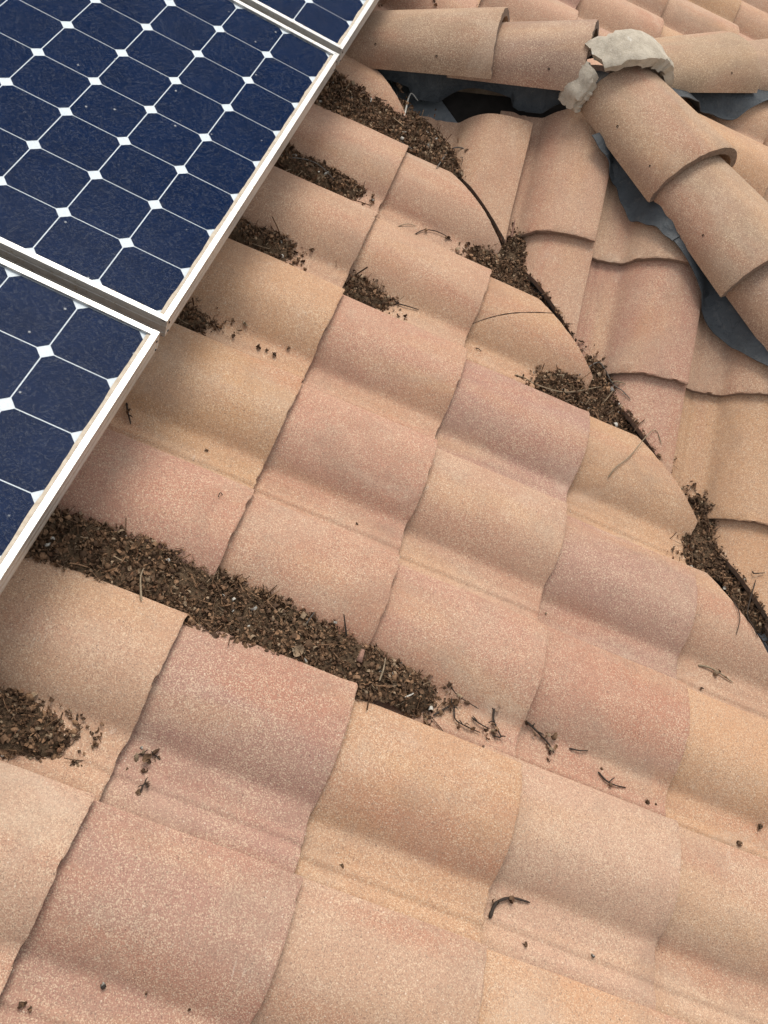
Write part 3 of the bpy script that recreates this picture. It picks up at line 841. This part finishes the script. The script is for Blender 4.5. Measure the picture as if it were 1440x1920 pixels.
pile([(-.30, .60), (-.075, .59), (.009, .610), (.040, .59), (.045, .545), (.030, .49), (-.087, .475), (-.30, .48)], .060, 'rounded litter patch halfway along the middle panel edge')
pile([(-.30, .93), (-.079, .925), (.037, .925), (.13, .909), (.136, .86), (.10, .82), (-.046, .80), (-.30, .80)], .058, 'narrow litter strip with a long stem near the far end of middle panel')
pile([(-.30, 1.25), (-.189, 1.30), (-.088, 1.335), (.073, 1.345), (.225, 1.275), (.300, 1.215), (.40, 1.065), (.364, 1.075), (.30, 1.09), (.182, 1.10), (-.072, 1.07), (-.30, 1.08)],
     .070, 'broad litter drift below the ridge cap, spilling into the valley head', edge=.03)
pile([(.046, 1.41), (.105, 1.41), (.155, 1.36), (.19, 1.26), (.11, 1.25)], .040, 'litter in the dark hollow under the blue ridge closure', edge=.02)
pile([(.155, .600), (.211, .585), (.275, .570), (.300, .550), (.245, .49), (.165, .47)], .056, 'small pointed litter heap just below a tile butt', edge=.03)
pile([(.397, .880), (.476, .945), (.512, 1.02), (.560, .98), (.590, .87), (.655, .81), (.760, .70), (.735, .69), (.65, .72), (.50, .765), (.40, .80)], .052, 'valley litter below the sharp point of a cut tile', edge=.018)
pile([(.658, .555), (.737, .610), (.775, .70), (.84, .675), (.905, .585), (1.04, .45), (1.01, .42), (.89, .45), (.816, .455), (.66, .48)], .052, 'valley litter tangled with long pale stems', edge=.018)
pile([(1.10, .40), (1.19, .38), (1.20, .285), (1.36, .150), (1.33, .09), (1.14, .115), (1.095, .20)], .052, 'lowest valley litter at the right edge of the photo', edge=.018)
pile([(-.20, 1.83), (-.067, 1.86), (.03, 1.97), (.05, 1.88), (.0, 1.75), (-.2, 1.70)], .062, 'litter behind the ridge cap at the top of the photo')

# ------------------------------------------------------------------ broken mortar where the ridge meets the hips
def mortar(name, label, a0, a1, x0f, x1f, rw, rh, th, seed, na=22, nx=9, lift=0.0, extra=None):
    """lump of mortar shell moulded round the upper end of the front hip cap; angles in degrees about the hip axis"""
    F = axis_frame(O1, d1); bm = bmesh.new(); out, inn = [], []
    for i in range(na + 1):
        f = i / na; a = math.radians(a0 + (a1 - a0) * f); xa, xb = x0f(f), x1f(f); ro, ri = [], []
        for j in range(nx + 1):
            g_ = j / nx; e = 1 if (i in (0, na) or j in (0, nx)) else .25
            x = xa + (xb - xa) * g_
            q = Vector((x * 40 + seed, a * 5, seed)); dn = mnoise.noise(q * .9) * .005 + mnoise.noise(q * 4) * .0012
            x += e * mnoise.noise(q * 2.1 + Vector((9, 0, 0))) * .010
            aa = a + e * mnoise.noise(q * 2.3 + Vector((0, 7, 0))) * .06
            rr = 1 + (dn - .006 * (abs(2 * g_ - 1) ** 6)) / rh
            sn, cs = math.sin(aa), max(0, math.cos(aa)) ** .9
            ro.append(bm.verts.new(F @ Vector((x, sn * rw * rr, cs * rh * rr + lift))))
            t_ = th * (1 - .35 * abs(2 * f - 1) ** 3) * (1 + .35 * mnoise.noise(q * 2 + Vector((3, 3, 3))))
            ri.append(bm.verts.new(F @ Vector((x * .98 + .004 * mnoise.noise(q * 5), sn * (rw - t_), cs * (rh - t_) + lift))))
        out.append(ro); inn.append(ri)
    for i in range(na):
        for j in range(nx):
            bm.faces.new((out[i][j], out[i][j+1], out[i+1][j+1], out[i+1][j])); bm.faces.new((inn[i][j], inn[i+1][j], inn[i+1][j+1], inn[i][j+1]))
        for q in (0, nx): bm.faces.new((out[i][q], out[i+1][q], inn[i+1][q], inn[i][q]))
    for q in (0, na):
        for j in range(nx): bm.faces.new((out[q][j], inn[q][j], inn[q][j+1], out[q][j+1]))
    bmesh.ops.triangulate(bm, faces=bm.faces[:])
    me = bm_mesh(name, bm, True, 42); org = F @ Vector((0, 0, rh))
    me.transform(Matrix.Translation(-org))
    o = mk(name, me, M_mortar); o.location = org
    return tag(o, label, 'mortar', 'broken mortar at the ridge junction')
mortar('mortar_chunk', 'large broken grey mortar arch over the head of the front hip cap', -33, 89,
       lambda f: -.012 + .085 * f ** 1.5 + .008 * math.sin(f * 9), lambda f: .105 - .030 * abs(f - .30) + .055 * f, .174, .152, .036, 3.1, 26, 9, lift=.004)
mortar('mortar_chunk', 'smaller grey mortar wedge left of the broken arch, beside the ridge cap end', -86, -39,
       lambda f: .028 - .014 * f, lambda f: .086 + .012 * math.sin(f * 3), .170, .142, .046, 7.7, 14, 8)
mortar('mortar_chunk', 'thin mortar sliver stuck along the left edge of the front hip cap', -89, -55,
       lambda f: .080 + .006 * f, lambda f: .102 + .006 * f, .152, .118, .020, 12.3, 12, 5)

# ------------------------------------------------------------------ loose twigs, husks and droppings lying on the tiles
LOOSE = [
    ('twig', 'dark forked twig lying beside the nearest panel frame', 'twig', [(-0.1136, -0.0527),(-0.1006, -0.0738),(-0.0857, -0.0964)], 0.0016, 2),
    ('twig', 'short twig with two buds beside the small pointed litter heap', 'twig', [(0.283, 0.5588),(0.3125, 0.564),(0.3473, 0.5709)], 0.0013, 2),
    ('twig', 'thin pale twig on the pan below the valley head drift', 'twig', [(0.2165, 0.8424),(0.2394, 0.8637),(0.2592, 0.8748)], 0.0009, 0),
    ('twig', 'arched twig with a round husk lying on a tile below the ridge', 'twig', [(0.2652, 0.8404),(0.2835, 0.8693),(0.3104, 0.8833),(0.3406, 0.8853),(0.3622, 0.8783)], 0.0011, 2),
    ('stem', 'long pale stem lying along the top of the tangled valley litter', 'stem', [(0.6151, 0.5207),(0.644, 0.521),(0.6836, 0.4746),(0.7528, 0.5225),(0.838, 0.5992)], 0.0013, 0),
    ('stem', 'curved grey stem drooping down the right side of the tangled valley litter', 'stem', [(0.775, 0.5916),(0.8201, 0.6654),(0.8653, 0.6201),(0.8929, 0.5929),(0.9179, 0.5684)], 0.0014, 0),
    ('stem', 'short pale stem standing across the tangled valley litter near the cut tile', 'stem', [(0.7405, 0.5832),(0.7389, 0.5596),(0.7769, 0.5551),(0.7095, 0.5201)], 0.0012, 0),
    ('stem', 'bent tan stem at the tile butt above the tangled valley litter', 'stem', [(0.8606, 0.6266),(0.8828, 0.6185),(0.8759, 0.6104)], 0.0016, 0),
    ('stem', 'long curved pale stem lying on the orange cut tile beside the valley', 'stem', [(0.8931, 0.3055),(0.9075, 0.333),(0.9365, 0.3786),(0.9875, 0.4977),(1.0163, 0.4692)], 0.0012, 0),
    ('twig', 'thin bowed twig on the tile below the lowest valley litter', 'twig', [(1.2336, 0.1109),(1.2438, 0.0882),(1.2481, 0.0601),(1.2438, 0.0241)], 0.001, 0),
    ('twig', 'thin straight twig trailing down from the lowest valley litter', 'twig', [(1.2862, 0.1936),(1.2667, 0.0916),(1.2803, 0.0607),(1.2959, 0.0383)], 0.0011, 0),
    ('twig', 'dark twig sticking out right of the lowest valley litter', 'twig', [(1.2753, 0.211),(1.2807, 0.2051),(1.3059, 0.2161)], 0.0013, 0),
    ('twig', 'pale knobbed twig on the tile at the right edge below the valley', 'twig', [(1.1724, -0.0579),(1.1976, -0.055),(1.2245, -0.0578),(1.2579, -0.0659)], 0.0018, 3),
    ('twig', 'dark upright twig rising from the middle of the long litter drift', 'twig', [(0.4446, -0.3563),(0.4357, -0.3316),(0.4239, -0.3064)], 0.0015, 0),
    ('twig', 'slanted grey twig rising from the long litter drift', 'twig', [(0.3684, -0.3694),(0.3797, -0.343),(0.3918, -0.3233)], 0.0012, 0),
    ('stem', 'pale stem lying across the long litter drift near the panel', 'stem', [(0.1065, -0.4558),(0.0845, -0.4138),(0.0791, -0.3914)], 0.0014, 0),
    ('stem', 'pale bowed stem near the lower end of the long litter drift', 'stem', [(0.5254, -0.4147),(0.5274, -0.3915),(0.5236, -0.3654)], 0.0014, 0),
    ('chip', 'flat pinkish tile splinter standing in the long litter drift', 'tile chip', [(0.4802, -0.3942),(0.4848, -0.356)], 0.004, 0),
    ('twig', 'dark budded twig just beyond the tip of the long litter drift', 'twig', [(0.6354, -0.342),(0.6526, -0.3578),(0.6715, -0.3675),(0.7174, -0.3753)], 0.0015, 3),
    ('twig_cluster', 'curly twig cluster at the tip of the long litter drift', 'twig cluster', [(0.6333, -0.4236),(0.6525, -0.4006),(0.666, -0.3892),(0.6751, -0.4136),(0.6947, -0.4188),(0.7277, -0.4207)], 0.0014, 6),
    ('twig', 'small pronged twig between the litter tip and a husk bunch', 'twig', [(0.7049, -0.397),(0.7241, -0.4045),(0.744, -0.4054)], 0.0013, 1),
    ('twig_cluster', 'stalked bunch of brown husks on the pan past the litter tip', 'twig cluster', [(0.7437, -0.3618),(0.7471, -0.3848),(0.7585, -0.4017),(0.7678, -0.4142),(0.7506, -0.4162)], 0.0016, 8),
    ('twig_cluster', 'bundle of stems and husks against a tile butt in the pan', 'twig cluster', [(0.8124, -0.3578),(0.8376, -0.3678),(0.8633, -0.3816),(0.8771, -0.3941)], 0.0017, 8),
    ('husk', 'curled dark husk right of the stem bundle', 'husk', [(0.8706, -0.3643)], 0.0105, 0),
    ('twig', 'short dark bowed twig right of the curled husk', 'twig', [(0.9068, -0.3731),(0.9258, -0.3714),(0.9459, -0.3646)], 0.0013, 0),
    ('twig', 'forked dark twig on the pan further right', 'twig', [(0.9717, -0.397),(0.9893, -0.4091),(1.0089, -0.4115),(1.0325, -0.4065)], 0.0014, 1),
    ('husk', 'small dark husk above the forked twig', 'husk', [(0.9782, -0.3884)], 0.0045, 0),
    ('husk', 'small round husk below the stem bundle', 'husk', [(0.8679, -0.4124)], 0.0055, 0),
    ('husk', 'brown curled husk beside a smaller crumb on the pink pan', 'husk', [(1.0795, -0.4172)], 0.0085, 0),
    ('husk', 'tiny dark crumb right of the brown curled husk', 'husk', [(1.0967, -0.4149)], 0.004, 0),
    ('husk', 'coiled husk on the buff tile near the right edge', 'husk', [(1.2867, -0.4207)], 0.0095, 0),
    ('husk', 'dark husk cut by the right edge of the photo', 'husk', [(1.3333, -0.3699)], 0.0085, 0),
    ('husk', 'small dark husk below the knobbed twig', 'husk', [(1.1832, -0.1142)], 0.005, 0),
    ('twig', 'thick hooked dark twig at the tile butt near the bottom', 'twig', [(0.8136, -0.7282),(0.8171, -0.7071),(0.8248, -0.6953),(0.8461, -0.683),(0.8797, -0.6789)], 0.0024, 3),
    ('husk', 'oval dark husk below the hooked twig', 'husk', [(0.882, -0.7496)], 0.0065, 0),
    ('husk', 'dark and white dropping on the pan near the bottom right', 'dropping', [(1.0066, -0.7287)], 0.007, 0),
    ('husk', 'black husk on the orange pan at the lower middle', 'husk', [(0.5493, -0.7376)], 0.006, 0),
    ('husk', 'dark hooked dropping with a pale tail at the lower left', 'dropping', [(0.276, -1.0091)], 0.0085, 0),
    ('husk', 'tiny dark husk right of the hooked dropping', 'husk', [(0.336, -0.9991)], 0.0045, 0),
    ('husk', 'dark smudge-like husk on the lowest mauve tile', 'husk', [(0.4019, -1.0019)], 0.005, 0),
    ('husk', 'coiled grey husk at the bottom left corner', 'husk', [(0.186, -1.0621)], 0.0085, 0),
    ('husk', 'flat dark husk right of the coiled grey one in the corner', 'husk', [(0.1987, -1.0642)], 0.006, 0),
    ('twig_cluster', 'small husk cluster below the left litter patch, the upper one', 'twig cluster', [(0.1862, -0.6841),(0.1987, -0.6852),(0.2097, -0.6792),(0.2198, -0.6823)], 0.0012, 6),
    ('husk', 'curled dark husk below the upper husk cluster', 'husk', [(0.205, -0.7078)], 0.0085, 0),
    ('twig_cluster', 'lowest husk cluster on the pan below the left litter patch', 'twig cluster', [(0.2142, -0.744),(0.2143, -0.7309),(0.2172, -0.7234)], 0.0012, 5),
    ('husk', 'tiny dark husk left of the curled one below the husk cluster', 'husk', [(0.1795, -0.7142)], 0.0045, 0),
    ('husk', 'white bird dropping on the pan above the husk cluster', 'dropping', [(0.1844, -0.6751)], 0.0055, 0),
    ('husk', 'round husk right of the left litter patch', 'husk', [(0.1289, -0.6996)], 0.008, 0),
    ('twig', 'short upright twig on the left litter patch', 'twig', [(0.0828, -0.6755),(0.0847, -0.6651),(0.0854, -0.6605)], 0.0013, 0),
    ('husk', 'husk with a stalk on the pan near the middle panel corner', 'husk', [(0.0034, 0.2288)], 0.008, 0),
    ('husk', 'leftmost of the three husks in a row near the panel corner', 'husk', [(0.0608, 0.2254)], 0.008, 0),
    ('husk', 'middle of the three husks in a row near the panel corner', 'husk', [(0.0793, 0.2285)], 0.0065, 0),
    ('husk', 'rightmost of the three husks in a row near the panel corner', 'husk', [(0.0951, 0.2264)], 0.0075, 0),
    ('husk', 'single husk above the row of three husks', 'husk', [(0.1172, 0.2575)], 0.0072, 0),
    ('husk', 'pale split husk near the tip of the small litter wedge', 'husk', [(0.0137, 0.2669)], 0.008, 0),
    ('husk', 'dark husk at the tip of the small litter wedge', 'husk', [(-0.0116, 0.2642)], 0.007, 0),
    ('husk', 'small dark husk on the orange pan left of the tile butt', 'husk', [(0.0628, -0.0855)], 0.0055, 0),
    ('husk', 'tiny dark husk on the seam of the pink tile', 'husk', [(0.3852, -0.0961)], 0.0042, 0),
    ('twig', 'tiny wavy dark fibre on the pink tile near its butt', 'fibre', [(0.1494, -0.2083),(0.1501, -0.197),(0.154, -0.1942),(0.1596, -0.1896)], 0.0006, 0),
    ('husk', 'elongated husk right of the rounded litter patch', 'husk', [(0.0652, 0.5796)], 0.008, 0),
    ('stem', 'long grey stem curving along the narrow litter strip', 'stem', [(-0.0809, 0.8478),(-0.0372, 0.8705),(-0.0, 0.8688),(0.0377, 0.8566)], 0.0013, 0),
    ('twig_cluster', 'tangle of grey twigs at the end of the broad litter drift', 'twig cluster', [(0.2652, 1.0812),(0.2791, 1.2069),(0.3206, 1.2094),(0.3232, 1.1722),(0.3518, 1.1343),(0.3383, 1.1469)], 0.0014, 2),
    ('stem', 'white curved fibre on the broad litter drift', 'fibre', [(0.0249, 1.241),(0.0313, 1.2346),(0.0303, 1.2258)], 0.0017, 0),
    ('stem', 'white stick lying at the valley head between two cut tiles', 'stem', [(0.1282, 1.2401),(0.117, 1.3525),(0.1435, 1.3423)], 0.0018, 0),
    ('stem', 'reddish splinter standing beside the point of the cut tile', 'stem', [(0.5123, 0.9729),(0.5167, 0.9866),(0.5122, 1.0543)], 0.0022, 0),
    ('husk', 'round tan seed in the valley beside the cut tile point', 'seed', [(0.5326, 0.9875)], 0.0075, 0),
    ('husk', 'white seed in the valley litter under the cut tile point', 'seed', [(0.4832, 0.9841)], 0.0065, 0),
    ('husk', 'tiny husk at the tile butt left of the pale pan', 'husk', [(0.8088, -0.0976)], 0.004, 0),
    ('husk', 'pale husk sticking out left of the lowest valley litter', 'husk', [(1.1045, 0.2564)], 0.0075, 0),
    ('husk', 'small husk at the cut edge by the lowest valley litter', 'husk', [(1.1172, 0.2192)], 0.006, 0),
    ('husk', 'white seed on the broad litter drift', 'seed', [(0.2319, 1.2133)], 0.005, 0),
    ('husk', 'pale ring husk on the edge of the long litter drift', 'husk', [(0.3657, -0.4281)], 0.0078, 0),
    ('husk', 'small dark husk above the tangled valley litter', 'husk', [(0.6251, 0.4801)], 0.005, 0),
    ('twig', 'tiny dark sliver on the buff tile below the valley', 'fibre', [(0.5032, 0.5527),(0.5109, 0.5505),(0.5195, 0.5508)], 0.0009, 0),
]

def height(X, Y):
    z = float(surf(X, Y))
    for (x0, y0, st, lv) in PILES:
        i, j = int((X - x0) / st), int((Y - y0) / st)
        if 0 <= i < lv.shape[0] and 0 <= j < lv.shape[1]: z = max(z, float(lv[i, j]))
    return z
def smooth_line(pts, n):
    p = [Vector(q) for q in pts]; p = [p[0] * 2 - p[1]] + p + [p[-1] * 2 - p[-2]]; out = []
    for i in range(1, len(p) - 2):
        for k in range(n):
            t = k / n; a, b, c, d = p[i-1], p[i], p[i+1], p[i+2]
            out.append(.5 * ((2 * b) + (c - a) * t + (2 * a - 5 * b + 4 * c - d) * t * t + (3 * b - a - 3 * c + d) * t ** 3))
    out.append(p[-2]); return out
def tube(line, rad, seed):
    V, Fq = [], []; n = len(line); ns = 6
    for i, p in enumerate(line):
        t = (line[min(i + 1, n - 1)] - line[max(i - 1, 0)]).normalized()
        a = t.orthogonal().normalized(); b = t.cross(a); f = i / max(1, n - 1)
        r = rad * (1.15 - .55 * f) * (1 + .3 * mnoise.noise(Vector((i * .7, seed, 0))))
        if i in (0, n - 1): r *= .45
        for k in range(ns):
            q = 2 * math.pi * k / ns; V.append(tuple(p + (a * math.cos(q) + b * math.sin(q)) * r))
    for i in range(n - 1):
        for k in range(ns): Fq.append((i * ns + k, i * ns + (k + 1) % ns, (i + 1) * ns + (k + 1) % ns, (i + 1) * ns + k))
    return np.array(V), np.array(Fq)
def loose(name, label, cat, pts, rad, buds, seed):
    if len(pts) > 1: rad *= 1.35
    rng = np.random.default_rng(900 + seed); r = random.Random(seed)
    lb = label
    pale = any(w in lb for w in ('pale', 'white', 'tan ', 'round tan')); white = 'white' in lb; chip = name == 'chip'
    colr = (.60, .57, .50) if white else (.34, .26, .17) if pale else (.36, .20, .145) if (chip or 'reddish' in lb) else (.15, .13, .11) if 'grey' in lb else (.045, .034, .027)
    V = np.zeros((0, 3)); Fq = np.zeros((0, 4), int); Cc = np.zeros((0, 3))
    def add(v, f, c):
        nonlocal V, Fq, Cc
        Fq = np.concatenate([Fq, f + len(V)]); V = np.concatenate([V, v]); Cc = np.concatenate([Cc, c if np.ndim(c) == 2 else np.tile(c, (len(v), 1))])
    if len(pts) > 1:
        up = 'standing' in lb or 'upright' in lb or 'rising' in lb
        p3 = []
        for i, (x, y) in enumerate(pts):
            f = i / (len(pts) - 1)
            z = height(x, y) + rad * .9 + (.004 * math.sin(math.pi * f) if len(pts) > 2 else 0)
            p3.append((x, y, z))
        if up:                                          # leaning up out of the litter: keep near the foot, rise towards the tip
            ft = Vector(p3[0]) - Vector((0, 0, .004)); tp_ = Vector(p3[-1]); dirv = (tp_ - ft)
            p3 = [tuple(ft + dirv * f * .55 + Vector((0, 0, dirv.length * .30 * f))) for f in (0, .5, 1)]
        line = smooth_line(p3, 6)
        v, f = tube(line, rad, seed)
        if chip:
            bmv = [Vector(p3[0]), Vector(p3[-1])]; d = (bmv[1] - bmv[0]); w = Vector((d.y, -d.x, 0)).normalized() * .006; h = Vector((0, 0, .004))
            a, b = bmv; c8 = [a - w, a + w, b + w * .5, b - w * .5]
            v = np.array([tuple(q - h) for q in c8] + [tuple(q + h) for q in c8]); f = np.array([(0,3,2,1),(4,5,6,7),(0,1,5,4),(1,2,6,5),(2,3,7,6),(3,0,4,7)])
        add(v, f, colr)
        if 'cluster' in cat or 'forked' in lb or 'tangle' in lb or 'pronged' in lb:
            for q in range(3 if 'cluster' in cat else 1):
                k = r.randrange(2, len(line) - 2) if len(line) > 5 else 1; p = line[k]
                dv = Vector((r.uniform(-1, 1), r.uniform(-1, 1), r.uniform(.0, .4))).normalized() * r.uniform(.008, .017)
                v, f = tube(smooth_line([tuple(p), tuple(p + dv * .5 + Vector((0, 0, .003))), tuple(p + dv)], 4), rad * .7, seed + q); add(v, f, colr)
        if buds:
            pos = []
            for q in range(buds):
                p = line[r.randrange(len(line))] + Vector((r.uniform(-1, 1), r.uniform(-1, 1), .3)) * (.004 if 'cluster' not in cat else .009); pos.append(tuple(p))
            v, f, c = build_flakes(np.array(pos), np.array([r.uniform(.009, .015) for _ in pos]), rng, .8, np.array([.2, .2, .1, .1, .1, .2, 0, .1])); add(v, f, c * .8)
    else:
        x, y = pts[0]; z = height(x, y); n = 4 if rad > .006 else 3
        pos = np.array([(x + r.uniform(-.35, .35) * rad, y + r.uniform(-.35, .35) * rad, z + rad * (.25 + .1 * q)) for q in range(n)])
        wt = np.array([.3, .2, .2, .05, .05, .2, 0, 0]) if ('curl' in lb or 'coil' in lb or 'ring' in lb) else np.array([.1, .1, .05, .1, .15, .3, 0, .2])
        if cat in ('seed', 'dropping'): wt = np.array([0, 0, 0, 0, 0, .25, 0, .75])
        v, f, c = build_flakes(pos, np.full(n, rad * 1.15), rng, .7, wt / wt.sum())
        c = c * .62
        if cat == 'seed' or 'pale' in lb or white and cat == 'dropping': c = np.tile(colr, (len(c), 1)) * .95
        if 'dark and white' in lb or 'pale tail' in lb:
            c = np.tile((.03, .025, .022), (len(v), 1)); vm = v[:, 1] > y + rad * .3; c[vm] = (.5, .48, .42)
        add(v, f, c)
    o_ = V.mean(0)
    o = mk(name, np_mesh(name, V - o_, Fq, Cc), M_litter); o.location = o_
    tag(o, label, cat, 'loose bits scattered on the tiles')
for i, it in enumerate(LOOSE): loose(*it, i)

# ------------------------------------------------------------------ ground far below the eaves
bm = bmesh.new(); box(bm, -200, 200, -200, 200, -.3, 0)
g = mk('ground', bm_mesh('ground', bm, False), M_ground); g.location = (0, 0, -4.5); tag(g, kind='structure')
